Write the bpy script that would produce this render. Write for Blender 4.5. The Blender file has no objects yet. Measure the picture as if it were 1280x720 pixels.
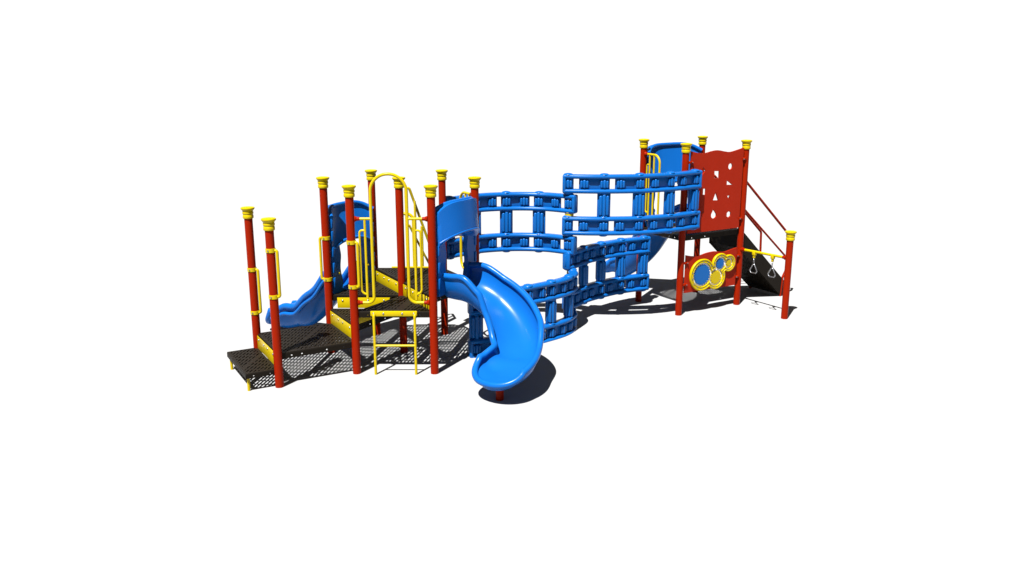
import bpy, bmesh, math, random
from math import radians as R, pi, sin, cos, sqrt, atan2
from mathutils import Vector as V, Matrix
random.seed(4)
sc = bpy.context.scene
C = sc.collection
# ------------------------------------------------------------------ camera, world, sun, exposure
cam = bpy.data.objects.new('camera', bpy.data.cameras.new('camera')); C.objects.link(cam)
cam.location = (-.0085, -13.0185, 4.5927); cam.rotation_euler = (R(90-13.8767), 0, 0)
cam.data.sensor_width = 36; cam.data.lens = 36*1094.128/1280
cam.data.clip_start = .1; cam.data.clip_end = 1000
sc.camera = cam
w = bpy.data.worlds.new('World'); sc.world = w; w.use_nodes = True
w.node_tree.nodes['Background'].inputs[0].default_value = (1, 1, 1, 1)
w.node_tree.nodes['Background'].inputs[1].default_value = .036
SUN = V((-.238, -.483, 1)).normalized()
sl = bpy.data.lights.new('sun', 'SUN'); sl.energy = 4.0; sl.angle = R(.2); sl.color = (1, .99, .97)
so = bpy.data.objects.new('sun', sl); C.objects.link(so); so.rotation_euler = SUN.to_track_quat('Z', 'Y').to_euler(); so.location = (-3, -6, 12)
sc.view_settings.view_transform = 'Standard'; sc.view_settings.look = 'None'
sc.view_settings.exposure = 1.68; sc.view_settings.gamma = 1

# ------------------------------------------------------------------ materials
def mat(name, col, rough=.4, spec=.3, metal=0, var=.06, vs=6, bump=0, bs=60, coat=0):
    m = bpy.data.materials.new(name); m.use_nodes = True; n = m.node_tree.nodes; l = m.node_tree.links
    b = n['Principled BSDF']; b.inputs['Roughness'].default_value = rough; b.inputs['Metallic'].default_value = metal
    b.inputs['Specular IOR Level'].default_value = spec; b.inputs['Coat Weight'].default_value = coat; b.inputs['Coat Roughness'].default_value = .15
    tc = n.new('ShaderNodeTexCoord'); nz = n.new('ShaderNodeTexNoise'); nz.inputs['Scale'].default_value = vs; nz.inputs['Detail'].default_value = 4
    l.new(tc.outputs['Object'], nz.inputs['Vector'])
    mx = n.new('ShaderNodeMix'); mx.data_type = 'RGBA'
    mx.inputs['A'].default_value = (*[c*(1-var) for c in col], 1); mx.inputs['B'].default_value = (*[min(1, c*(1+var)) for c in col], 1)
    l.new(nz.outputs['Fac'], mx.inputs['Factor']); l.new(mx.outputs['Result'], b.inputs['Base Color'])
    if bump:
        z2 = n.new('ShaderNodeTexNoise'); z2.inputs['Scale'].default_value = bs; z2.inputs['Detail'].default_value = 3
        bp = n.new('ShaderNodeBump'); bp.inputs['Strength'].default_value = bump; bp.inputs['Distance'].default_value = .004
        l.new(tc.outputs['Object'], z2.inputs['Vector']); l.new(z2.outputs['Fac'], bp.inputs['Height']); l.new(bp.outputs['Normal'], b.inputs['Normal'])
    return m
M_RED = mat('red_powder_coat', (.198, .0086, .0005), .3, .05)
M_PANEL = mat('red_sheet_plastic', (0.252, 0.0132, 0.0036), .45, .06, bump=.15, bs=150)
M_YEL = mat('yellow_powder_coat', (0.4009, 0.2985, 0.0013), .28, .16)
M_BLUE = mat('blue_moulded_plastic', (0.0030, 0.0836, 0.3241), .26, .16, bump=.12, bs=90)
M_BLUE2 = mat('blue_link_plastic', (.003, .080, .292), .28, .15, bump=.12, bs=120)
M_DISC = mat('blue_gear_plastic', (0.0085, 0.0853, 0.2900), .45, .1)
M_DECK = mat('brown_vinyl_coating', (.0108, .0083, .006), .55, .12, var=.15, bump=.3, bs=160)
M_DARKD = mat('brown_vinyl_edge', (0.0073, 0.0053, 0.0034), .5, .08, var=.1, bump=.3, bs=160)
M_STEEL = mat('galvanised_steel', (.27, .28, .30), .3, .5, metal=.9)
M_CLEAR = mat('frosted_white_plastic', (.75, .75, .75), .4, .3)
M_GROUND = mat('white_ground', (.29, .29, .29), .9, 0, var=.01)

# ------------------------------------------------------------------ mesh builder
class MB:
    def __init__(s): s.v = []; s.f = []
    def add(s, vs, fs):
        o = len(s.v); s.v += [V(a) for a in vs]; s.f += [tuple(o+i for i in f) for f in fs]
    def box(s, c, dx, dy, dz, ax=None, ay=None, az=None, bev=0):
        ax = V(ax or (1, 0, 0)); az = V(az or (0, 0, 1)); ay = V(ay) if ay else az.cross(ax); c = V(c)
        if bev <= 0:
            P = [c+ax*dx/2*i+ay*dy/2*j+az*dz/2*k for i in (-1, 1) for j in (-1, 1) for k in (-1, 1)]
            s.add(P, [(0, 1, 3, 2), (4, 6, 7, 5), (0, 4, 5, 1), (2, 3, 7, 6), (0, 2, 6, 4), (1, 5, 7, 3)])
        else:
            bm = bmesh.new(); bmesh.ops.create_cube(bm, size=1)
            bmesh.ops.scale(bm, vec=(dx, dy, dz), verts=bm.verts)
            bmesh.ops.bevel(bm, geom=bm.edges[:], offset=bev, segments=2, affect='EDGES', profile=.5)
            bm.verts.index_update()
            s.add([c+ax*v.co.x+ay*v.co.y+az*v.co.z for v in bm.verts], [tuple(v.index for v in f.verts) for f in bm.faces]); bm.free()
    def tube(s, pts, r, n=12, cap=True, closed=False, up=None):
        pts = [V(p) for p in pts]; N = len(pts); rs = r if isinstance(r, (list, tuple)) else [r]*N
        d0 = (pts[1]-pts[0]).normalized(); a = V(up) if up else (V((0, 0, 1)) if abs(d0.z) < .9 else V((1, 0, 0)))
        vs = []
        for i, p in enumerate(pts):
            if closed: t = (pts[(i+1) % N]-pts[i-1]).normalized()
            else:
                t = ((pts[i+1]-p).normalized() if i < N-1 else V((0, 0, 0)))+((p-pts[i-1]).normalized() if i else V((0, 0, 0)))
                t.normalize()
            a = (a-t*a.dot(t)).normalized(); b = t.cross(a)
            vs += [p+(a*cos(2*pi*k/n)+b*sin(2*pi*k/n))*rs[i] for k in range(n)]
        fs = [(i*n+k, i*n+(k+1) % n, (i+1)*n+(k+1) % n, (i+1)*n+k) for i in range(N-1) for k in range(n)]
        if closed: fs += [((N-1)*n+k, (N-1)*n+(k+1) % n, (k+1) % n, k) for k in range(n)]
        elif cap: fs += [tuple(range(n))[::-1], tuple((N-1)*n+k for k in range(n))]
        s.add(vs, fs)
    def lathe(s, c, prof, n=28, az=(0, 0, 1)):
        az = V(az).normalized(); ax = V((1, 0, 0)) if abs(az.x) < .9 else V((0, 1, 0)); ax = (ax-az*ax.dot(az)).normalized(); ay = az.cross(ax); c = V(c)
        vs = []
        for r, z in prof: vs += [c+az*z+(ax*cos(2*pi*k/n)+ay*sin(2*pi*k/n))*r for k in range(n)]
        N = len(prof)
        s.add(vs, [(i*n+k, i*n+(k+1) % n, (i+1)*n+(k+1) % n, (i+1)*n+k) for i in range(N-1) for k in range(n)]+[tuple(range(n))[::-1], tuple((N-1)*n+k for k in range(n))])
    def cyl(s, a, b, r, n=16): s.tube([a, b], r, n)
    def sweep(s, pts, nor, sec, up=(0, 0, 1), cap=True):   # section (n, z) swept along pts with given normals
        up = V(up); k = len(sec); vs = []
        for p, nn in zip(pts, nor): vs += [V(p)+V(nn)*a+up*b for a, b in sec]
        fs = [(i*k+j, i*k+(j+1) % k, (i+1)*k+(j+1) % k, (i+1)*k+j) for i in range(len(pts)-1) for j in range(k)]
        if cap: fs += [tuple(range(k))[::-1], tuple((len(pts)-1)*k+j for j in range(k))]
        s.add(vs, fs)
    def prism(s, poly, z0, z1):
        k = len(poly); s.add([(x, y, z0) for x, y in poly]+[(x, y, z1) for x, y in poly], [tuple(range(k))[::-1], tuple(range(k, 2*k))]+[(i, (i+1) % k, k+(i+1) % k, k+i) for i in range(k)])
    def build(s, name, m, parent=None, smooth=40, loc=None):
        me = bpy.data.meshes.new(name); me.from_pydata(s.v, [], s.f); me.update()
        bm = bmesh.new(); bm.from_mesh(me); bmesh.ops.recalc_face_normals(bm, faces=bm.faces[:]); bm.to_mesh(me); bm.free()
        me.materials.append(m)
        for p in me.polygons: p.use_smooth = True
        me.set_sharp_from_angle(angle=R(smooth))
        o = bpy.data.objects.new(name, me); C.objects.link(o)
        if parent: o.parent = parent
        return o
def fillet(pts, r, n=7):
    pts = [V(p) for p in pts]; out = [pts[0]]
    for i in range(1, len(pts)-1):
        a, p, b = pts[i-1], pts[i], pts[i+1]; u = (a-p); w_ = (b-p); lu, lw = u.length, w_.length; u.normalize(); w_.normalize()
        ang = u.angle(w_); d = min(r/math.tan(ang/2), lu*.499, lw*.499); rr = d*math.tan(ang/2)
        c = p+(u+w_).normalized()*(rr/sin(ang/2)); s_ = p+u*d-c; e_ = p+w_*d-c; th = s_.angle(e_)
        for k in range(n+1):
            t = k/n; out.append(c+(s_*sin((1-t)*th)+e_*sin(t*th))/sin(th))
    out.append(pts[-1]); return out
def empty(name, loc=(0, 0, 0)):
    o = bpy.data.objects.new(name, None); C.objects.link(o); o.location = loc; o.empty_display_size = .2; return o
def copy_tree(o, parent, loc):
    c = o.copy(); C.objects.link(c); c.parent = parent; c.location = loc
    for ch in list(o.children):
        d = ch.copy(); C.objects.link(d); d.parent = c
    return c
def plate(name, outline, holes, th, org, ux, m, parent, uz=(0, 0, 1), bevel=0):
    """flat sheet with cut-outs: outline and holes in (u, z), laid at org along ux and uz, thickness th centred"""
    cu = bpy.data.curves.new(name, 'CURVE'); cu.dimensions = '2D'; cu.fill_mode = 'BOTH'; cu.extrude = th/2-bevel; cu.bevel_depth = bevel; cu.offset = -bevel
    for pl in [outline]+holes:
        sp = cu.splines.new('POLY'); sp.points.add(len(pl)-1)
        for i, (a, b) in enumerate(pl): sp.points[i].co = (a, b, 0, 1)
        sp.use_cyclic_u = True
    tmp = bpy.data.objects.new(name+'_source', cu); C.objects.link(tmp)
    me = bpy.data.meshes.new_from_object(tmp.evaluated_get(bpy.context.evaluated_depsgraph_get()))
    bpy.data.objects.remove(tmp); bpy.data.curves.remove(cu)
    ux = V(ux).normalized(); uz = V(uz).normalized(); un = ux.cross(uz); org = V(org)
    for v in me.vertices:
        c = v.co.copy(); v.co = org+ux*c.x+uz*c.y+un*c.z
    bm = bmesh.new(); bm.from_mesh(me); bmesh.ops.remove_doubles(bm, verts=bm.verts[:], dist=1e-5); bmesh.ops.recalc_face_normals(bm, faces=bm.faces[:]); bm.to_mesh(me); bm.free()
    me.materials.clear(); me.materials.append(m); me.name = name
    for p in me.polygons: p.use_smooth = False
    o = bpy.data.objects.new(name, me); C.objects.link(o); o.parent = parent
    return o

# ------------------------------------------------------------------ setting: white ground running up into a white sweep
g = MB(); N = 96
rings = [(0, 0)] + [(r, 0) for r in (5, 10, 20, 35, 50, 62)]
vs = [(0, 0, 0)]; fs = []
for r, z in rings[1:]:
    vs += [(r*cos(2*pi*k/N), r*sin(2*pi*k/N), z) for k in range(N)]
for k in range(N): fs.append((0, 1+k, 1+(k+1) % N))
for i in range(len(rings)-2):
    for k in range(N): fs.append((1+i*N+k, 1+(i+1)*N+k, 1+(i+1)*N+(k+1) % N, 1+i*N+(k+1) % N))
g.add(vs, fs); ground = g.build('ground', M_GROUND); ground['kind'] = 'structure'
g = MB(); vs = []; NA = 72; prof = []
z = 0; r = 62; prof.append((r, z))
for i in range(12):
    a = R(30)*(i+1)/12; r += 2*cos(a); z += 2*sin(a); prof.append((r, z))
prof.append((r+45*cos(R(30)), z+45*sin(R(30))))
for r, z in prof: vs += [(r*cos(t), r*sin(t), z) for t in [R(90-60)+R(120)*k/NA for k in range(NA+1)]]
g.add(vs, [(i*(NA+1)+k, i*(NA+1)+k+1, (i+1)*(NA+1)+k+1, (i+1)*(NA+1)+k) for i in range(len(prof)-1) for k in range(NA)])
backdrop = g.build('backdrop', M_GROUND); backdrop['kind'] = 'structure'  # added backdrop sheet, tilted so the sun lights it white above the horizon

# ------------------------------------------------------------------ the play structure
root = empty('playground_structure', (0, 0, 0))
root['label'] = 'large red, blue and yellow playground play structure with slides, decks and curving blue climbing walls'
root['category'] = 'play structure'
S = 1.22; h3 = sqrt(3)/2
P4 = V((-2*S, 0)); P7 = V((-S, 0)); P3 = V((-2.5*S, h3*S)); P6 = V((-1.5*S, h3*S)); P9 = V((-.5*S, h3*S)); P5 = V((-2*S, 2*h3*S)); P8 = V((-S, 2*h3*S))
P2 = V((-3.497, -.61)); P1 = V((-4.107, .447))
P10 = V((2.597, 4.446)); P11 = V((3.228, 3.392)); P13 = V((4.555, 4.187)); P12 = V((3.924, 5.241)); P14 = V((5.213, 3.142))
HL, HS, HR, HE = 2.957, 2.563, 3.31, 1.703
RP = .064
def xyz(p, z): return V((p[0], p[1], z))
caps = None
def cap_mb():
    b = MB(); b.lathe((0, 0, 0), [(.070, 0), (.078, .002), (.083, .012), (.083, .048), (.079, .056), (.076, .062), (.080, .070), (.085, .078), (.085, .100), (.081, .108), (.079, .114), (.085, .124), (.098, .142), (.106, .150), (.108, .160), (.106, .170), (.095, .176), (.06, .182), (.02, .185)]); return b
cap_first = None
def post(p, H):
    global cap_first
    b = MB(); b.lathe((0, 0, 0), [(RP, -.02), (RP, H-.17)], 28)
    o = b.build('post', M_RED, root); o.location = xyz(p, 0)
    if cap_first is None: c = cap_first = cap_mb().build('cap', M_YEL, o)
    else: c = cap_first.copy(); C.objects.link(c); c.parent = o
    c.location = (0, 0, H-.181)
    return o
POST = {}
for nm, p, H in (('P1', P1, HS), ('P2', P2, HS), ('P3', P3, HL), ('P4', P4, HL), ('P5', P5, HL), ('P6', P6, HL), ('P7', P7, HL), ('P8', P8, HL), ('P9', P9, HL),
                 ('P10', P10, HR), ('P11', P11, HR), ('P12', P12, HR), ('P13', P13, HR), ('P14', P14, HE)):
    POST[nm] = post(p, H)

# ---- decks: slotted sheet made of bars clipped to the outline, skirts with bolt holes
def clip(poly, lo, hi, u):      # convex polygon clipped to lo <= dot(u) <= hi
    for sgn, lim in ((1, lo), (-1, -hi)):
        out = []
        for i in range(len(poly)):
            a, b = poly[i], poly[(i+1) % len(poly)]; da = sgn*a.dot(u)-lim; db = sgn*b.dot(u)-lim
            if da >= 0: out.append(a)
            if da*db < 0: out.append(a+(b-a)*(da/(da-db)))
        poly = out
        if len(poly) < 3: return []
    return poly
def inset(poly, d):
    c = sum(poly, V((0, 0)))/len(poly); n = len(poly); out = []
    L = []
    for i in range(n):
        a, b = poly[i], poly[(i+1) % n]; t = (b-a).normalized(); m = V((-t.y, t.x))
        if m.dot(c-a) < 0: m = -m
        L.append((a+m*d, t))
    for i in range(n):
        (a, t), (b, u_) = L[i-1], L[i]; det = t.x*-u_.y+u_.x*t.y; r_ = b-a
        k = (r_.x*-u_.y+u_.x*r_.y)/det; out.append(a+t*k)
    return out
def deck(poly, z, u, sk=.095, name='deck', pitch=.055, slot=.0220, rowlen=.12, margin=.05, panels=None):
    u = V(u).normalized(); v = V((-u.y, u.x)); th = .019
    P = inset(poly, .006); b = MB()
    inner = inset(poly, margin)
    k = len(P)
    # solid border
    b.add([xyz(p, z) for p in P]+[xyz(p, z) for p in inner]+[xyz(p, z-th) for p in P]+[xyz(p, z-th) for p in inner],
          [(i, (i+1) % k, k+(i+1) % k, k+i) for i in range(k)]+[(2*k+i, 2*k+(i+1) % k, 3*k+(i+1) % k, 3*k+i) for i in range(k)]+[(i, (i+1) % k, 2*k+(i+1) % k, 2*k+i) for i in range(k)])
    # rows of slots: slots run along v, spaced along u; solid ribs between the rows
    lo = min(p.dot(v) for p in inner); hi = max(p.dot(v) for p in inner); ulo = min(p.dot(u) for p in inner); uhi = max(p.dot(u) for p in inner)
    rib = .033; t = lo; umid = (ulo+uhi)/2; tmid = (lo+hi)/2
    while t < hi:
        q = clip(inner, t, t+rib, v)
        if q: b.prism([(a.x, a.y) for a in q], z-th, z)
        row = clip(inner, t+rib, t+rib+rowlen, v)
        if row:
            s_ = ulo
            while s_ < uhi:
                wbar = pitch-slot
                if abs(s_-umid) < .04 : wbar = pitch
                q = clip(row, s_, s_+wbar, u)
                if q: b.prism([(a.x, a.y) for a in q], z-th, z)
                s_ += pitch
        t += rib+rowlen
    o = b.build(name, M_DECK, root, smooth=20)
    s_ = MB()
    for i in range(k):
        a, c = P[i], P[(i+1) % k]; L = (c-a).length; t_ = (c-a)/L; nn = V((-t_.y, t_.x)); mid = (a+c)/2
        hs = [.17, .30, .62, .84] if L > .7 else [.25, .75]
        hs = [h*L for h in hs]; hw, hh = .022, .018
        def bx(x0, x1, z0, z1): s_.box(xyz(a+t_*(x0+x1)/2, (z0+z1)/2), x1-x0, .006, z1-z0, ax=(t_.x, t_.y, 0))
        zt = z-th; zb = z-sk; zm = (zt+zb)/2
        bx(0, L, zm+hh/2, zt); bx(0, L, zb, zm-hh/2)
        x = 0
        for h_ in hs: bx(x, h_-hw/2, zm-hh/2, zm+hh/2); x = h_+hw/2
        bx(x, L, zm-hh/2, zm+hh/2)
        # cross ribs under the sheet
    s_.build('skirt', M_DARKD, o, smooth=20)
    for f in (.33, .67):
        r_ = MB()
        q = clip(inner, ulo+(uhi-ulo)*f-.004, ulo+(uhi-ulo)*f+.004, u)
        if q: r_.prism([(a.x, a.y) for a in q], z-.06, z-th-.001); r_.build('support_rib', M_DARKD, o)
    return o
e34 = (P3-P4).normalized()          # stair direction edge
D2u = (.98, -.2)
deck([P1, P2, P4, P3], .52, (.993, -.12))
deck([P3, P4, P6], .765, D2u)
deck([P3, P5, P6], .995, D2u)
deck([P4, P6, P7], 1.0, D2u)
deck([P5, P6, P8], 1.225, D2u)
deck([P6, P8, P9], 1.225, D2u)
deck([P6, P7, P9], 1.225, D2u)
ed = (P2-P4).normalized()
S1 = P1+ed*.49; S2 = P2+ed*.49
deck([S1, S2, P2+ed*.01, P1+ed*.01], .285, (.993, -.12), sk=.08, margin=.04)
for p in (S1, S2):
    q = p-ed*.05+(P1-P2).normalized()*(-.06 if p is S1 else .06)
    b = MB(); b.cyl(xyz(q, -.01), xyz(q, .22), .022); b.build('step_leg', M_YEL, root)
deck([P10, P12, P13, P11], 1.555, (.995, .1), sk=.1)

# ---- risers with bolts
bolt0 = None
def bolt(p, n, parent, r=.016):
    b = MB(); b.lathe(p, [(r, 0), (r*1.0, .004), (r*.75, .010), (r*.25, .013)], 10, az=n); return b.build('bolt', M_STEEL, parent)
def riser(a, b_, z0, z1, side, m0=.1, m1=.1):
    t = (b_-a).normalized(); n = V((-t.y, t.x))
    if n.dot(side-a) < 0: n = -n
    n *= 1
    A = a+t*m0+n*.012; B = b_-t*m1+n*.012; b = MB()
    b.box(xyz((A+B)/2, (z0+z1)/2), (B-A).length, .008, z1-z0, ax=(t.x, t.y, 0), bev=.003)
    o = b.build('riser', M_YEL, root)
    L = (B-A).length
    for f in (.1, .38, .58, .88): bolt(xyz(A+t*L*f+n*.004, z1-.05), (n.x, n.y, 0), o)
    return o
riser(P1, P2, .29, .505, P1+ed, .08, .08)
riser(P3, P4, .53, .745, P1, .08, .08)
riser(P3, P6, .775, .955, P4, .14, .2)
riser(P4, P6, .775, .9, P3, .1, .1)
riser(P5, P6, 1.0, 1.19, P3, .06, .08)
riser(P6, P7, 1.005, 1.20, P4, .08, .08)
# yellow edge plate of the rear opening
b = MB(); b.box((-1.75, 2.125, 1.215), .78, .03, .06, bev=.004); rear = b.build('rear_edge_plate', M_YEL, root)

# ---- front ladder
b = MB(); b.box((-1.83, -.022, .975), .72, .03, .085, bev=.012); lp = b.build('ladder', M_YEL, root)
for x in (-2.14, -1.99, -1.70, -1.52)[0:4]: bolt((x, -.037, .98), (0, -1, 0), lp)
for x in (-2.135, -1.505):
    b = MB(); b.tube(fillet([(x, -.06, -.01), (x, -.06, .95), (x, .0, .985)], .05), .021); b.build('ladder_rail', M_YEL, lp)
b = MB(); b.cyl((-2.135, -.06, .47), (-1.505, -.06, .47), .018); b.build('rung', M_YEL, lp)

# ---- gates
def stub(parent, a, b_, r=.026):
    b = MB(); a = V(a); b_ = V(b_); d = (b_-a).normalized()
    b.tube([a, a+d*.03, a+d*.035, b_], [.045, .035, r+.004, r+.002], 16); return b.build('red_coupling', M_RED, parent)
def arch_gate(y=0.0):
    x0, x1 = P4.x, P7.x; xl, xr = -2.125, -1.585; zb, zm = 1.145, 2.447
    b = MB()
    b.tube(fillet([(x0+.13, y, zb), (xl, y, zb), (xl, y, 3.12), (xr, y, 3.12), (xr, y, zb), (x1-.13, y, zb)], .265, 12), .024, 14)
    o = b.build('arch_rail', M_YEL, root)
    for xa, xb, xc, s_ in ((x0, xl, -2.225, 1), (x1, xr, -1.475, -1)):
        b = MB(); b.cyl((xa+s_*.13, y, zm), (xb, y, zm), .021); b.build('cross_tube', M_YEL, o)
        stub(o, (xa+s_*RP, y, zm), (xa+s_*.14, y, zm)); stub(o, (xa+s_*RP, y, zb), (xa+s_*.14, y, zb))
        b = MB(); b.cyl((xc, y, zm), (xc, y, 1.20 if s_ > 0 else 1.19), .019); b.build('baluster', M_YEL, o)
        xo = xc-s_*.085
        b = MB(); b.tube(fillet([(xc, y, 2.27), (xo, y, 2.27), (xo, y, 1.31), (xc, y, 1.27)], .075), .017); b.build('baluster', M_YEL, o)
    return o
arch_gate()
def side_loop(a, bdir, z0, z1, wd, parent=root, shoulder=True):
    """side rail loop bolted to a post: horizontal from the post, rounded down to the deck, balusters inside"""
    d = V((bdir[0], bdir[1], 0)).normalized(); a = xyz(a, 0)
    f = lambda s_, z: a+d*s_+V((0, 0, z))
    b = MB(); b.tube(fillet([f(.12, z1), f(wd, z1), f(wd, z0), f(.12, z0)], .16, 9), .022, 12); o = b.build('side_rail', M_YEL, parent)
    stub(o, f(RP, z1), f(.14, z1)); stub(o, f(RP, z0), f(.14, z0))
    for s_ in (.2, .33):
        b = MB(); b.cyl(f(s_, z1), f(s_, z0), .018); b.build('baluster', M_YEL, o)
    b = MB(); b.tube(fillet([f(.2, z1-.2), f(.12, z1-.2), f(.12, z0+.15), f(.2, z0+.15)], .07), .016); b.build('baluster', M_YEL, o)
    return o
side_loop(P10, P11-P10, 1.72, 3.02, .50)
side_loop(P9, P8-P9, 1.36, 2.66, .52)
# rear climber handrail, running away behind the rear edge
yb = 2.17
b = MB(); b.tube(fillet([(-1.86, yb, 1.19), (-1.86, yb, 2.63), (-1.80, yb+.02, 2.63), (-1.41, yb+.33, 1.32), (-1.40, yb+.34, 0)], .05), .024, 10)
rg = b.build('rear_handrail', M_YEL, root)
b = MB(); b.tube(fillet([(-1.99, yb, 2.18), (-1.74, yb, 2.18), (-1.74, yb, 1.19)], .12), .028, 10); b.build('baluster', M_YEL, rg)
b = MB(); b.tube([(-1.71, yb+.03, 2.40), (-1.71, yb+.03, 1.19)], .022, 10); b.build('baluster', M_YEL, rg)
b = MB(); b.tube([(-1.60, yb+.05, 1.95), (-1.60, yb+.05, 1.19)], .024, 10); b.build('baluster', M_YEL, rg)
b = MB(); b.tube([(-1.82, yb+.02, 1.98), (-1.45, yb+.30, 1.1)], .02, 10); b.build('mid_rail', M_YEL, rg)

# ---- D handles on posts
def handle(postname, p, z0, z1, d):
    d = V((*d, 0)).normalized(); P = xyz(p, 0)-POST[postname].location; o = POST[postname]
    f = lambda s_, z: P+d*s_+V((0, 0, z))
    b = MB(); b.tube(fillet([f(.05, z1), f(.102, z1), f(.102, z0), f(.05, z0)], .05), .022, 12); h = b.build('handle', M_YEL, o)
    for z in (z0, z1):
        b = MB(); b.lathe(f(0, z-.03), [(RP-.002, 0), (RP+.009, .002), (RP+.009, .058), (RP-.002, .06)], 24); b.build('clamp', M_YEL, o)
        b = MB(); b.lathe(f(0, z)+V((-.02, -RP-.008, 0)), [(.013, 0), (.011, .008), (.004, .011)], 8, az=(0, -1, 0)); b.build('bolt', M_STEEL, o)
handle('P1', P1, .87, 1.57, (1, -.25)); handle('P2', P2, 1.40, 2.09, (1, -.25)); handle('P4', P4, 1.40, 2.09, (1, -.35)); handle('P3', P3, 1.27, 1.96, (-1, .1))

# ---- red sheet panels
pd = (P13-P11); PL = pd.length; pd.normalize(); pn = V((pd.y, -pd.x))     # outward (towards the viewer)
def wave(pts, n=10):
    out = []
    for i in range(len(pts)-1):
        p0 = pts[max(i-1, 0)]; p1 = pts[i]; p2 = pts[i+1]; p3 = pts[min(i+2, len(pts)-1)]
        for k in range(n):
            t = k/n; out.append(tuple(.5*((2*p1[j])+(-p0[j]+p2[j])*t+(2*p0[j]-5*p1[j]+4*p2[j]-p3[j])*t*t+(-p0[j]+3*p1[j]-3*p2[j]+p3[j])*t**3) for j in (0, 1)))
    return out+[pts[-1]]
def circ(u, z, r, rz=None, n=24, ph=0): return [(u+r*cos(ph+2*pi*k/n), z+(rz or r)*sin(ph+2*pi*k/n)) for k in range(n)]
star = [(1.112+(.045 if k % 2 == 0 else .02)*sin(2*pi*k/10), 2.235+(.05 if k % 2 == 0 else .022)*cos(2*pi*k/10)) for k in range(10)]
drop = wave([(.722, 2.02), (.70, 1.965), (.675, 1.92), (.69, 1.86), (.75, 1.835), (.805, 1.86), (.815, 1.91), (.775, 1.965), (.722, 2.02)], 4)[:-1]
hexa = circ(1.142, 1.885, .062, .066, 6, pi/6)
holes = [circ(1.112, 2.82, .056, .06), [(.708, 2.62), (.832, 2.613), (.828, 2.747), (.704, 2.752)], [(1.041, 2.47), (1.195, 2.46), (1.043, 2.56)],
         [(.702, 2.193), (.845, 2.183), (.766, 2.35)], star, drop, hexa,
         [(.33, 2.765), (.405, 2.70), (.475, 2.775), (.405, 2.85)], [(.395, 2.32), (.505, 2.315), (.505, 2.43), (.395, 2.435)], [(.33, 1.90), (.44, 1.99), (.46, 1.88)]]
top = wave([(.10, 3.155), (.25, 3.12), (.44, 3.107), (.62, 3.135), (.775, 3.145), (.95, 3.115), (1.096, 3.10), (1.28, 3.13), (1.445, 3.165)])
out = [(.09, 1.60), (1.435, 1.60)]+top[::-1]
po = xyz(P11+pn*.03, 0)
up = plate('shape_panel', out, holes, .028, po, (pd.x, pd.y, 0), M_PANEL, root)
def clampy(p, n, z, parent, s_):      # short red bracket between a post and a panel
    a = xyz(p, z); d = V((pd.x*s_, pd.y*s_, 0)); b = MB(); q = a+V((pn.x, pn.y, 0))*.045+d*.045
    b.cyl(q-V((0, 0, .0)), q+d*.09, .026, 12); b.box(q+d*.02, .05, .05, .05, ax=d, bev=.01)
    o = b.build('bracket', M_RED, parent)
    bb = MB(); bb.lathe(q+d*.07+V((pn.x, pn.y, 0))*.026, [(.013, 0), (.012, .006), (.004, .012)], 8, az=(pn.x, pn.y, 0)); bb.build('bolt', M_STEEL, parent)
for z in (1.78, 2.95):
    clampy(P11, pn, z, up, 1); clampy(P13, pn, z, up, -1)
top = wave([(.09, 1.18), (.25, 1.145), (.42, 1.135), (.62, 1.17), (.83, 1.18), (1.0, 1.15), (1.12, 1.145), (1.28, 1.175), (1.42, 1.195)])
lo_ = plate('gear_panel', [(.09, .435), (1.428, .43)]+top[::-1], [], .028, po, (pd.x, pd.y, 0), M_PANEL, root)
for z in (.60, 1.03):
    clampy(P11, pn, z, lo_, 1); clampy(P13, pn, z, lo_, -1)
# yellow housing: union outline of four circles with four windows
CI = [(.50, .755, .31), (.862, .665, .235), (.962, .925, .205), (1.188, .915, .165)]
GI = [(.50, .755, .225), (.862, .665, .16), (.962, .925, .125), (1.188, .915, .095)]
def union_outline(cs, n=360):
    pts = []
    for i, (x, y, r) in enumerate(cs):
        for k in range(n):
            a = 2*pi*k/n; p = (x+r*cos(a), y+r*sin(a))
            if all((p[0]-c[0])**2+(p[1]-c[1])**2 >= (c[2]-1e-6)**2 for j, c in enumerate(cs) if j != i): pts.append(p)
    # greedy chain
    pts.sort(key=lambda p: p[0]); cur = pts.pop(0); ch = [cur]
    while pts:
        j = min(range(len(pts)), key=lambda q: (pts[q][0]-cur[0])**2+(pts[q][1]-cur[1])**2)
        if (pts[j][0]-cur[0])**2+(pts[j][1]-cur[1])**2 > .02**2: break
        cur = pts.pop(j); ch.append(cur)
    return ch[::2]
un = V((pn.x, pn.y, 0))
ho = plate('gear_housing', union_outline(CI), [union_outline([(x, y, r+.012) for x, y, r in GI])], .036, po+un*.034, (pd.x, pd.y, 0), M_YEL, lo_)
for lst, inn in ((union_outline([(x, y, r-.012) for x, y, r in CI]), 0), (union_outline([(x, y, r+.024) for x, y, r in GI]), 1)):
    b = MB(); b.tube([po+V((pd.x, pd.y, 0))*u+V((0, 0, z))+un*.047 for u, z in lst[::3]], .02 if not inn else .014, 8, closed=True, up=un); b.build('housing_lip', M_YEL, ho, smooth=70)
bk = plate('gear_backing', union_outline([(x, y, r+.03) for x, y, r in GI]), [], .008, po+un*.021, (pd.x, pd.y, 0), M_CLEAR, lo_)
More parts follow.
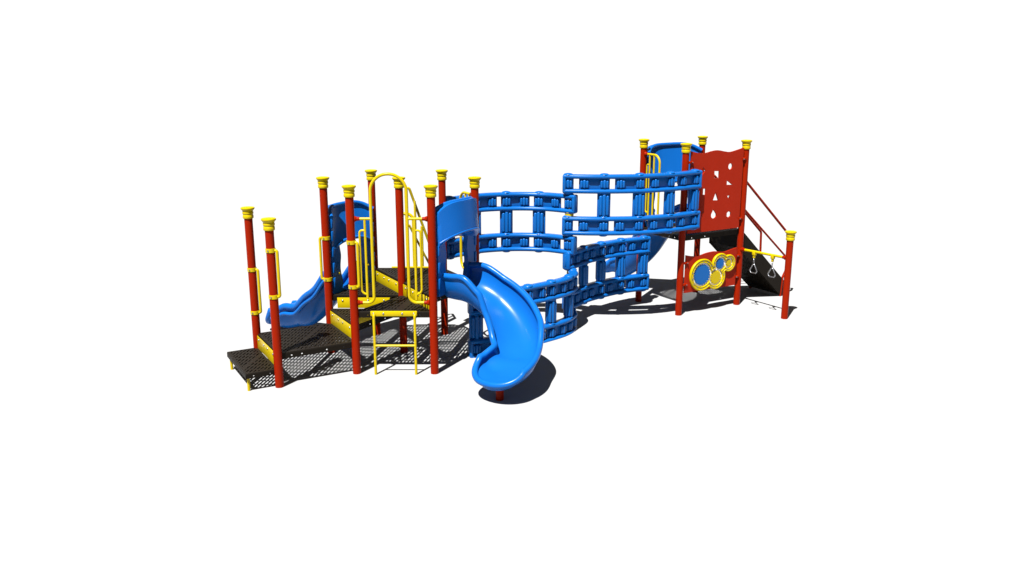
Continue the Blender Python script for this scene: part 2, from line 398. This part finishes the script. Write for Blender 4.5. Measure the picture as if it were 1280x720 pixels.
for (x, y, r), m, lab in zip(GI, (M_DISC, M_YEL, M_DISC, M_YEL), ('big blue toothed disc', 'yellow toothed disc below the others', 'small blue toothed disc', 'smallest yellow toothed disc at the right end')):
    nt = int(r*105); gear = []
    for k in range(nt):
        for ph, rr in ((0, r-.045), (.28, r-.045), (.42, r-.02), (.86, r-.02)): gear.append((x+rr*cos(2*pi*(k+ph)/nt), y+rr*sin(2*pi*(k+ph)/nt)))
    go = plate('gear', gear, [], .02, po+un*(.038 if m is M_DISC else .036), (pd.x, pd.y, 0), m, lo_); go['label'] = lab
    bb = MB(); bb.lathe(po+V((pd.x, pd.y, 0))*x+V((0, 0, y))+un*.048, [(r*.16, 0), (r*.14, .006), (r*.03, .008)], 16, az=un)
nb = 0
for (x, y, r), (gx, gy, gr) in zip(CI, GI):
    for k in range(14):
        a = 2*pi*k/14+.2; rr = (r+gr)/2; p = (x+rr*cos(a), y+rr*sin(a))
        if all(math.hypot(p[0]-c[0], p[1]-c[1]) > c[2]-.02 for c in CI if c[:2] != (x, y)):
            bb = MB(); bb.lathe(po+V((pd.x, pd.y, 0))*p[0]+V((0, 0, p[1]))+un*.054, [(.014, 0), (.013, .006), (.004, .010)], 8, az=un); bb.build('bolt', M_STEEL, ho)

# ---- ring bar and hanging triangle rings
pb = MB(); A = xyz(P13, 1.148); B = xyz(P14, 1.178); d = (B-A).normalized()
pb.cyl(A+d*.13, B-d*.13, .026); bar = pb.build('ring_bar', M_YEL, root)
for a, s_ in ((A, 1), (B, -1)):
    b = MB(); b.tube([a+d*s_*.05, a+d*s_*.085, a+d*s_*.09, a+d*s_*.14], [.046, .046, .033, .031], 16); b.build('red_coupling', M_RED, bar)
def hang_ring(s_, label):
    c = A+d*s_
    t = empty('hanging_ring', (c.x, c.y, c.z-.47)); t['label'] = label; t['category'] = 'trapeze ring'; t['group'] = 'metal triangle rings hanging from the yellow bar'
    o = V(t.location); f = lambda p: V(p)-o
    b = MB(); b.box(f(c+V((0, 0, -.035))), .075, .062, .075, ax=d, bev=.012); b.box(f(c+V((0, 0, -.095))), .045, .04, .07, ax=d, bev=.01); b.build('hanger', M_YEL, t)
    b = MB()
    for k, ax in enumerate((d, V((0, 0, 1)).cross(d), d)):
        cc = c+V((0, 0, -.135-.034*k)); b.tube([f(cc+ax.normalized()*.013*cos(q)+V((0, 0, .023*sin(q)))) for q in [2*pi*i/14 for i in range(14)]], .0055, 8, closed=True)
    b.build('chain', M_STEEL, t)
    z0 = c.z-.235; tri = [c+V((0, 0, -.225)), xyz(c, z0-.15)+d*.095, xyz(c, z0-.19)+d*.06, xyz(c, z0-.19)-d*.06, xyz(c, z0-.15)-d*.095]
    pts = [V((p.x, p.y, p.z)) for p in tri]; m0 = (pts[0]+pts[-1])/2
    pp = fillet([m0]+pts+[m0], .025, 5)
    b = MB(); b.tube([f(p) for p in pp], .0115, 10); b.build('grip', M_STEEL, t)
hang_ring(.385, 'steel triangle ring on the yellow bar, hanging nearer the tall red tower post')
hang_ring(.85, 'steel triangle ring on the yellow bar, hanging nearer the short red end post')

# ---- access stairs at the far right
e = V((pd.x, pd.y, 0)); n_ = V((-pd.y, pd.x, 0)); SW = .87
o0 = xyz(P13, 0)+n_*.02
sf = lambda s_, t, z: o0+e*s_+n_*t+V((0, 0, z))
st = MB(); NS = 6
for i in range(NS):
    zt = 1.555-(i+1)*1.555/(NS+1)+.0; s0 = .02+i*.225
    for k in range(5):       # treads as slotted planks
        st.box(sf(s0+.03+k*.05, SW/2, zt), .036, SW-.02, .02, ax=e, bev=.003)
    st.box(sf(s0+.14, SW/2, zt-.02), .26, .02, .02, ax=e)
stairs = st.build('stairs', M_DARKD, root)
for t in (0, SW):
    b = MB(); poly = [(.02, 1.50), (.10, 1.47), (1.42, .27), (1.42, .02), (1.30, .0), (.05, 1.10), (.02, 1.12)]
    k = len(poly); vs = [sf(a, t-.012, z) for a, z in poly]+[sf(a, t+.012, z) for a, z in poly]
    b.add(vs, [tuple(range(k))[::-1], tuple(range(k, 2*k))]+[(i, (i+1) % k, k+(i+1) % k, k+i) for i in range(k)]); b.build('stringer', M_DARKD, stairs, smooth=20)
# slotted pan closing the underside
b = MB(); L_ = math.hypot(1.27, 1.13); a0 = sf(.0, SW/2, 1.165); a1 = sf(1.31, SW/2, .0); dd = (a1-a0).normalized(); nz_ = dd.cross(n_)
for i in range(12):
    s_ = (i+.5)*L_/12
    if i % 2 == 0: b.box(a0+dd*s_, L_/12, SW-.03, .008, ax=dd, ay=n_, az=nz_)
    else:
        for k in range(9):
            b.box(a0+dd*s_+n_*((k-4)*SW/9), L_/12, SW/9-.014, .008, ax=dd, ay=n_, az=nz_)
b.box(sf(.0, SW/2, 1.34), .012, SW-.03, .34, ax=e, bev=0); b.build('underside_pan', M_DARKD, stairs)
for t in (0, SW-.02):
    b = MB(); b.tube(fillet([sf(.03, t, 2.53), sf(.08, t, 2.49), sf(1.50, t, 1.22), sf(1.52, t, .76), sf(1.31, t, .40), sf(1.28, t, -.01)], .07), .025, 12); hr = b.build('handrail', M_RED, stairs)
    b = MB(); b.tube([sf(.03, t+.01, 1.985), sf(1.42, t+.01, .80)], .021, 10); b.build('mid_rail', M_RED, hr)

# ---- curved link climbing walls
def spline(pts, n=20):
    pts = [V((*p, 0)) for p in pts]; e0 = pts[0]*2-pts[1]; e1 = pts[-1]*2-pts[-2]; q = [e0]+pts+[e1]; out = []
    for i in range(1, len(q)-2):
        for k in range(n):
            t = k/n; p0, p1, p2, p3 = q[i-1], q[i], q[i+1], q[i+2]
            out.append(.5*((2*p1)+(-p0+p2)*t+(2*p0-5*p1+4*p2-p3)*t*t+(-p0+3*p1-3*p2+p3)*t**3))
    return out+[pts[-1]]
class Path:
    def __init__(s, pts):
        s.p = spline(pts); s.l = [0]
        for a, b in zip(s.p, s.p[1:]): s.l.append(s.l[-1]+(b-a).length)
        s.L = s.l[-1]
    def at(s, x):
        x_ = min(max(x, 0), s.L); i = 0
        while i < len(s.l)-2 and s.l[i+1] < x_: i += 1
        d = (s.p[i+1]-s.p[i]).normalized(); i0 = max(i-2, 0); i1 = min(i+3, len(s.p)-1); dd = (s.p[i1]-s.p[i0]).normalized()
        return s.p[i]+d*(x-s.l[i]), dd, V((-dd.y, dd.x, 0))
def rrect(wn, hz, r, n=4):
    out = []
    for cx, cz, a0 in ((wn/2-r, hz/2-r, 0), (-wn/2+r, hz/2-r, 90), (-wn/2+r, -hz/2+r, 180), (wn/2-r, -hz/2+r, 270)):
        out += [(cx+r*cos(R(a0+90*k/n)), cz+r*sin(R(a0+90*k/n))) for k in range(n+1)]
    return out
BH, RH, WH = .338, .076, 1.10       # band height, rail height
def rib(b, P, dr, nr, s_off, zc, hh, dep, r):
    for sg in (1, -1):
        c = P+dr*s_off+nr*sg*dep+V((0, 0, zc)); n = 5
        pts = []; rs = []
        for k in range(n): a = pi/2*(1-k/(n-1)); pts.append(c+V((0, 0, -hh/2+r-r*sin(a)*1.0))); rs.append(max(r*cos(a), .001))
        for k in range(n): a = pi/2*k/(n-1); pts.append(c+V((0, 0, hh/2-r+r*sin(a)))); rs.append(max(r*cos(a), .001))
        b.tube(pts, rs, 12, cap=False, up=(dr.x, dr.y, 0))
def link(path, s_, zc, hh, parent, name, wd=.20, flat=False):
    P, dr, nr = path.at(s_); b = MB()
    b.box(P+V((0, 0, zc)), wd, .034, hh, ax=dr, az=(0, 0, 1), bev=.008)
    k = .80 if hh < .3 else .93; q = wd/.20
    b.box(P+V((0, 0, zc)), .150*q, .088, hh*k*.88, ax=dr, az=(0, 0, 1), bev=.02)
    rib(b, P, dr, nr, -.050*q, zc-hh*.01, hh*k*.90, .040, .026*q); rib(b, P, dr, nr, 0, zc, hh*k, .050, .028*q); rib(b, P, dr, nr, .050*q, zc-hh*.01, hh*k*.90, .040, .026*q)
    return b.build(name, M_BLUE2, parent, smooth=50)
def climbing_wall(pts, ztop, T=.61, label=None, ext=.12, first=.0):
    path = Path(pts); L = path.L
    nj_ = max(1, round((L-.02)/T)); T = (L-.02)/nj_; joints = [k*T for k in range(nj_+1)]
    SS = [(-ext)+(L+ext+.09)*k/60 for k in range(61)]
    fr = [path.at(x) for x in SS]
    b = MB(); sec = rrect(.17, RH, .037)
    zt = [ztop, ztop-WH+BH]
    for z in zt:
        for zz in (z-RH/2, z-BH+RH/2): b.sweep([p+V((0, 0, zz)) for p, d_, n in fr], [n for p, d_, n in fr], sec)
        for p, d_, n in (fr[0], fr[-1]):
            sg = 1 if p is fr[0][0] else -1
            b.box(p+V((0, 0, z-BH/2))+d_*.012*sg, .062, .166, BH-.004, ax=d_, bev=.026)
    # rounded caps of the joint pins above and below
    for z in zt:
        for j in joints:
            P, d_, n = path.at(j)
            for sg, zz in ((1, z-.006), (-1, z-BH+.006)):
                b.lathe(P+V((0, 0, zz)), [(.088, 0), (.080, .013), (.058, .024), (.02, .030)], 16, az=(0, 0, sg))
    w_ = b.build('climbing_wall', M_BLUE2, root, smooth=50)
    if label: w_['label'] = label
    for z in zt:
        zc = z-BH/2; hh = BH-2*RH+.012
        for j in joints:
            link(path, j, zc, hh, w_, 'link')
            if j < L-.2: link(path, j+T*.455, zc, hh, w_, 'link')
            # recessed backing web between the half-way link and the next joint
            a, c = j+T*.455+.08, j+T-.08
            if j < L-.2:
                f2 = [path.at(a+(c-a)*k/8) for k in range(9)]; bb = MB()
                bb.sweep([p+V((0, 0, zc)) for p, d_, n in f2], [n for p, d_, n in f2], rrect(.02, hh+.01, .008, 2)); bb.build('web', M_BLUE2, w_)
    for j in joints[1:]:
        link(path, j, ztop-WH/2, WH-2*BH+.02, w_, 'connector', wd=.24)
    return w_
MP = (1.03, 2.72)
climbing_wall([MP, (.60, 2.97), (0, 3.03), (-.6, 2.84), (-1.14, 2.36)], 2.445, T=.62, label='upper left climbing wall curving from the low tower to the centre pole')
climbing_wall([(1.0, 2.70), (1.58, 2.65), (2.31, 2.73), (2.93, 3.0), (3.42, 3.36)], 2.81, T=.62, ext=.08, label='upper right climbing wall ending at the red panel tower')
climbing_wall([(1.03, 2.72), (1.13, 2.83), (1.25, 3.02), (1.50, 3.36), (2.04, 3.86), (2.64, 4.20)], 1.40, T=.57, ext=.07, label='lower right climbing wall, partly in shade, ending at the far tower post')
climbing_wall([(1.10, 2.70), (1.10, 2.42), (.92, 2.05), (.58, 1.70), (.13, 1.34), (-.3, .98), (-.62, .85)], 1.065, T=.56, label='lowest climbing wall behind the front slide, reaching nearly to the ground')
b = MB(); b.lathe((*MP, 0), [(.03, .05), (.03, 2.72)], 20); b.lathe((*MP, 2.062), [(.08, -.005), (.08, .062)], 20); b.build('centre_pole', M_YEL, root)

# ---- slides
def heading_path(p0, h0, segs, ds=.02):
    """centre line from straight runs and turns: segs = [(length, turn in degrees)]"""
    x, y = p0; h = R(h0); out = [(x, y, h)]
    for L, turn in segs:
        n = max(2, int(L/ds)); st_ = L/n; dh = R(turn)/n
        for k in range(n):
            h += dh/2; x += cos(h)*st_; y += sin(h)*st_; h += dh/2; out.append((x, y, h))
    return out, ds
def interp(tab, s_):
    if s_ <= tab[0][0]: return tab[0][1]
    for (a, u), (b_, v) in zip(tab, tab[1:]):
        if s_ <= b_: t = (s_-a)/(b_-a); t = t*t*(3-2*t) if len(tab) < 99 else t; return u+(v-u)*t
    return tab[-1][1]
def slide(name, p0, h0, segs, ztab, wtab, ltab, rtab, endround=.28, n_exp=2.7, label=None, wavez=None, rim=.045, bead=None, dtab=((0, .10), (9, .08))):
    cl, ds = heading_path(p0, h0, segs); lens = [0]
    for a, b_ in zip(cl, cl[1:]): lens.append(lens[-1]+math.hypot(b_[0]-a[0], b_[1]-a[1]))
    L = lens[-1]
    def C_(s_):
        if s_ >= L: x, y, h = cl[-1]; return V((x+cos(h)*(s_-L), y+sin(h)*(s_-L), 0)), h
        i = 0
        lo_i, hi_i = 0, len(lens)-2
        while lo_i < hi_i:
            m = (lo_i+hi_i+1)//2
            if lens[m] <= s_: lo_i = m
            else: hi_i = m-1
        i = lo_i; t = (s_-lens[i])/(lens[i+1]-lens[i]); a, b_ = cl[i], cl[i+1]
        return V((a[0]+(b_[0]-a[0])*t, a[1]+(b_[1]-a[1])*t, 0)), a[2]+(b_[2]-a[2])*t
    def pt(s_, v, off=0):
        c, h = C_(s_); nl = V((-sin(h), cos(h), 0)); w_ = interp(wtab, s_)
        a = abs(v)*pi/2; X = w_*sin(a)**(2/n_exp) if v else 0; X *= (1 if v > 0 else -1)
        hg = interp(ltab if v > 0 else rtab, s_)
        Z = hg*(1-max(cos(a), 0)**(2/n_exp))
        z = interp(ztab, s_)+(wavez(s_) if wavez else 0)
        return c+nl*X+V((0, 0, z+Z)), X/w_
    NT, NV = 64, 28
    grid = []
    for i in range(NT+1):
        row = []
        for j in range(NV+1):
            v = -1+2*j/NV; _, xr = pt(0, v); se = L+endround*sqrt(max(0, 1-xr*xr))
            s_ = se*i/NT; row.append(pt(s_, v)[0])
        grid.append(row)
    b = MB(); W = NV+1; skin = []
    for i in range(NT+1):
        row = []
        for j in range(NV+1):
            v = -1+2*j/NV; _, xr = pt(0, v); se = L+endround*sqrt(max(0, 1-xr*xr)); s_ = se*i/NT
            c, h = C_(s_); nl = V((-sin(h), cos(h), 0)); w_ = interp(wtab, s_); hg = interp(ltab if v > 0 else rtab, s_); a = abs(v)*pi/2
            X = (w_+.012)*sin(a)**(2/2.3) if v else 0; X *= (1 if v > 0 else -1); dz = interp(dtab, s_)
            Z = -dz+(hg+dz)*(1-max(cos(a), 0)**(2/2.3)); z = interp(ztab, s_)
            e_ = min(1, max(0, (i/NT-.9)/.1)); inw = .05*e_*e_
            row.append(c+nl*X+V((0, 0, z+Z-.012))-V((cos(h), sin(h), 0))*inw)
        skin.append(row)
    o_ = W*(NT+1)
    b.add([p for r_ in grid for p in r_]+[p for r_ in skin for p in r_],
          [(i*W+j, i*W+j+1, (i+1)*W+j+1, (i+1)*W+j) for i in range(NT) for j in range(NV)]+[(o_+i*W+j, o_+i*W+j+1, o_+(i+1)*W+j+1, o_+(i+1)*W+j) for i in range(NT) for j in range(NV)]
          +[(i*W+j, i*W+j+1, o_+i*W+j+1, o_+i*W+j) for i in (0, NT) for j in range(NV)]+[(i*W+j, (i+1)*W+j, o_+(i+1)*W+j, o_+i*W+j) for j in (0, NV) for i in range(NT)])
    o = b.build(name, M_BLUE, root, smooth=60)
    edge = [grid[i][0] for i in range(NT+1)]+[grid[NT][j] for j in range(1, NV)]+[grid[i][NV] for i in range(NT, -1, -1)]
    b = MB(); b.tube([p+V((0, 0, -.006)) for p in edge], rim, 12); r_ = b.build('rim', M_BLUE, o, smooth=70)
    if bead:
        for sd, j in ((-1, 0), (1, NV)):
            pts_ = []
            for i in range(2, NT-1):
                c, h = C_(lens[-1]*i/NT); nl = V((-sin(h), cos(h), 0)); pts_.append(grid[i][j]+nl*sd*bead[0]+V((0, 0, -bead[1])))
            b = MB(); b.tube(pts_, bead[2], 10); b.build('side_bead', M_BLUE, o, smooth=70)
    if label: o['label'] = label
    return o
def hood(a, b_, zd, side, Ht=1.45, bulge=.24, parent=None):
    """moulded entry hood standing between two posts over the slide entrance"""
    t = (b_-a); Wd = t.length; t.normalize(); n = V((-t.y, t.x))
    if n.dot(side) < 0: n = -n
    T_ = V((t.x, t.y, 0)); N_ = V((n.x, n.y, 0)); O = xyz(a, zd); u0, u1 = .075, Wd-.075
    f = lambda u, z, w_: O+T_*u+N_*w_+V((0, 0, z))
    zo = .86
    def ztop(x): return Ht-.14+.14*(1-abs(2*x-1)**4.5)
    def zbo(x): return zo-.15*abs(2*x-1)**2.6
    def wo(x, y):      # outer face: steps out above the opening, then stands upright
        gx = max(0, 1-abs(2*x-1)**2.6); q = min(1, y/.22); return .04+bulge*q*q*(3-2*q)*(.24+.80*gx)*(1.04-.34*max(0, y-.22))
    def wi(x, y):      # inner face: a dish leaning back towards the top
        gx = max(0, 1-abs(2*x-1)**3)**.9; return -.06+(bulge-.02)*gx*y**.8
    b = MB(); nx, nz = 36, 22; Wc = nx+1; vs = []
    for fn in (wo, wi):
        for i in range(nz+1):
            for j in range(nx+1):
                x = j/nx; y = i/nz; zb = zbo(x); vs.append(f(u0+(u1-u0)*x, zb+(ztop(x)-zb)*y, fn(x, y)))
    M_ = (nz+1)*Wc; g = lambda i, j, k=0: k*M_+i*Wc+j
    fs = [(g(i, j, k), g(i, j+1, k), g(i+1, j+1, k), g(i+1, j, k)) for k in (0, 1) for i in range(nz) for j in range(nx)]
    fs += [(g(i, j), g(i, j+1), g(i, j+1, 1), g(i, j, 1)) for i in (0, nz) for j in range(nx)]
    fs += [(g(i, j), g(i+1, j), g(i+1, j, 1), g(i, j, 1)) for j in (0, nx) for i in range(nz)]
    b.add(vs, fs)
    o = b.build('slide_hood', M_BLUE, parent, smooth=50)
    b = MB(); b.tube([f(u0+(u1-u0)*k/24, zbo(k/24)+.01, -.04) for k in range(25)], .03, 12); b.build('hood_rim', M_BLUE, o, smooth=70)
    b = MB(); b.tube([f(u0+(u1-u0)*k/30, zbo(k/30)+.22*(ztop(k/30)-zbo(k/30)), wo(k/30, .22)-.004) for k in range(31)], .016, 10); b.build('hood_bead', M_BLUE, o, smooth=70)
    b = MB(); b.tube([f(u0+(u1-u0)*k/24, ztop(k/24)-.012, wi(k/24, 1)-.012) for k in range(25)], .036, 12); b.build('hood_rim', M_BLUE, o, smooth=70)
    for sd in (0, 1):
        b = MB(); nj = 22; outl = []
        for k in range(nj+1):
            z = .0+(zo+.0)*k/nj
            wj = .215+.05*math.exp(-((z-.16)/.14)**2)+.028*math.exp(-((z-.62)/.12)**2)
            outl.append((z, wj))
        vs = []
        for z, wj in outl:
            ua = u0 if sd == 0 else u1; ub = ua+wj*(1 if sd == 0 else -1)
            vs += [f(ua, z, -.045), f(ub, z, -.03), f(ub, z, .045), f(ua, z, .06)]
        b.add(vs, [(i*4+k, i*4+(k+1) % 4, (i+1)*4+(k+1) % 4, (i+1)*4+k) for i in range(nj) for k in range(4)]+[(0, 1, 2, 3), tuple(nj*4+k for k in range(4))])
        ua = u0+.02 if sd == 0 else u1-.02
        for zz in (.2, .45, .72, .98, 1.2): b.box(f(ua, zz, .0), .05, .15, .17, ax=T_, bev=.012)
        b.build('jamb', M_BLUE, o, smooth=40)
        b = MB(); b.lathe(f(ua+(.14 if sd == 0 else -.14), .33, -.045), [(.02, 0), (.018, .012), (.006, .016)], 10, az=-N_); b.build('knob', M_YEL, o)
    return o
# front turning slide
m = (P7+P9)/2
s1 = slide('front_slide', (m.x-.06*cos(R(-30)), m.y-.06*sin(R(-30))), -30, [(.74, 0), (1.40, -100), (.08, 0)],
      [(0, 1.20), (.22, 1.19), (1.72, .44), (2.2, .335), (2.6, .315)],
      [(0, .37), (.3, .37), (.9, .375), (1.35, .37), (1.72, .34), (2.12, .41), (2.7, .42)],
      [(0, .36), (.5, .42), (1.1, .46), (1.5, .42), (1.78, .20), (2.0, .20), (2.25, .15)],
      [(0, .33), (.22, .34), (.48, .395), (.72, .34), (1.0, .24), (1.5, .19), (2.25, .21)], endround=.33, label='front slide making a quarter turn towards the viewer', rim=.048)
hood(P7, P9, 1.225, V((.866, -.5)), parent=s1)
b = MB(); b.lathe((-.185, -1.14, 0), [(.058, -.02), (.058, .28)], 24); b.build('support_post', M_RED, s1)
# left straight wavy slide
m = (P3+P5)/2
s2 = slide('wavy_slide', (m.x, m.y), 150, [(1.68, 0)],
      [(0, .985), (.1, .985), (1.1, .30), (1.6, .15), (2, .15)],
      [(0, .36), (.3, .34), (1.2, .30), (1.7, .30)],
      [(0, .34), (.3, .33), (1.2, .32), (1.7, .28)], [(0, .34), (.3, .33), (1.2, .32), (1.7, .28)], endround=.22,
      rim=.058, wavez=lambda s_: .042*sin(2*pi*s_/.62-.6)*min(1, s_/.3)*min(1, max(0, (1.6-s_)/.4)), label='straight wavy slide on the left side of the low tower', bead=(.045, .13, .032), dtab=((0, .16), (1.2, .13), (1.8, .05)))
hood(P3, P5, .995, V((-.866, .5)), parent=s2)
# rear turning slide of the tall tower
m = (P10+P12)/2
dirr = math.degrees(atan2((P12-P10).x, -(P12-P10).y)); hd = math.degrees(atan2((P12-P10).x, -((P12-P10).y)))
nb_ = V((-(P12-P10).y, (P12-P10).x)).normalized()
s3 = slide('rear_slide', (m.x, m.y), math.degrees(atan2(nb_.y, nb_.x)), [(.5, 3), (.75, 32), (.2, 2)],
      [(0, 1.53), (.08, 1.51), (1.3, .50), (1.6, .42), (2.5, .38)],
      [(0, .46), (.4, .42), (.9, .36), (1.6, .34), (2.2, .35), (2.7, .36)],
      [(0, .33), (.35, .33), (.75, .26), (1.5, .17), (2.25, .17)], [(0, .36), (.5, .42), (1.1, .46), (1.7, .26), (2.25, .17)], endround=.30, dtab=((0, .22), (.6, .42), (1.1, .30), (1.5, .12), (2.2, .08)), label='turning slide behind the tall red tower, mostly hidden')
hood(P10, P12, 1.555, nb_, Ht=1.62, parent=s3)
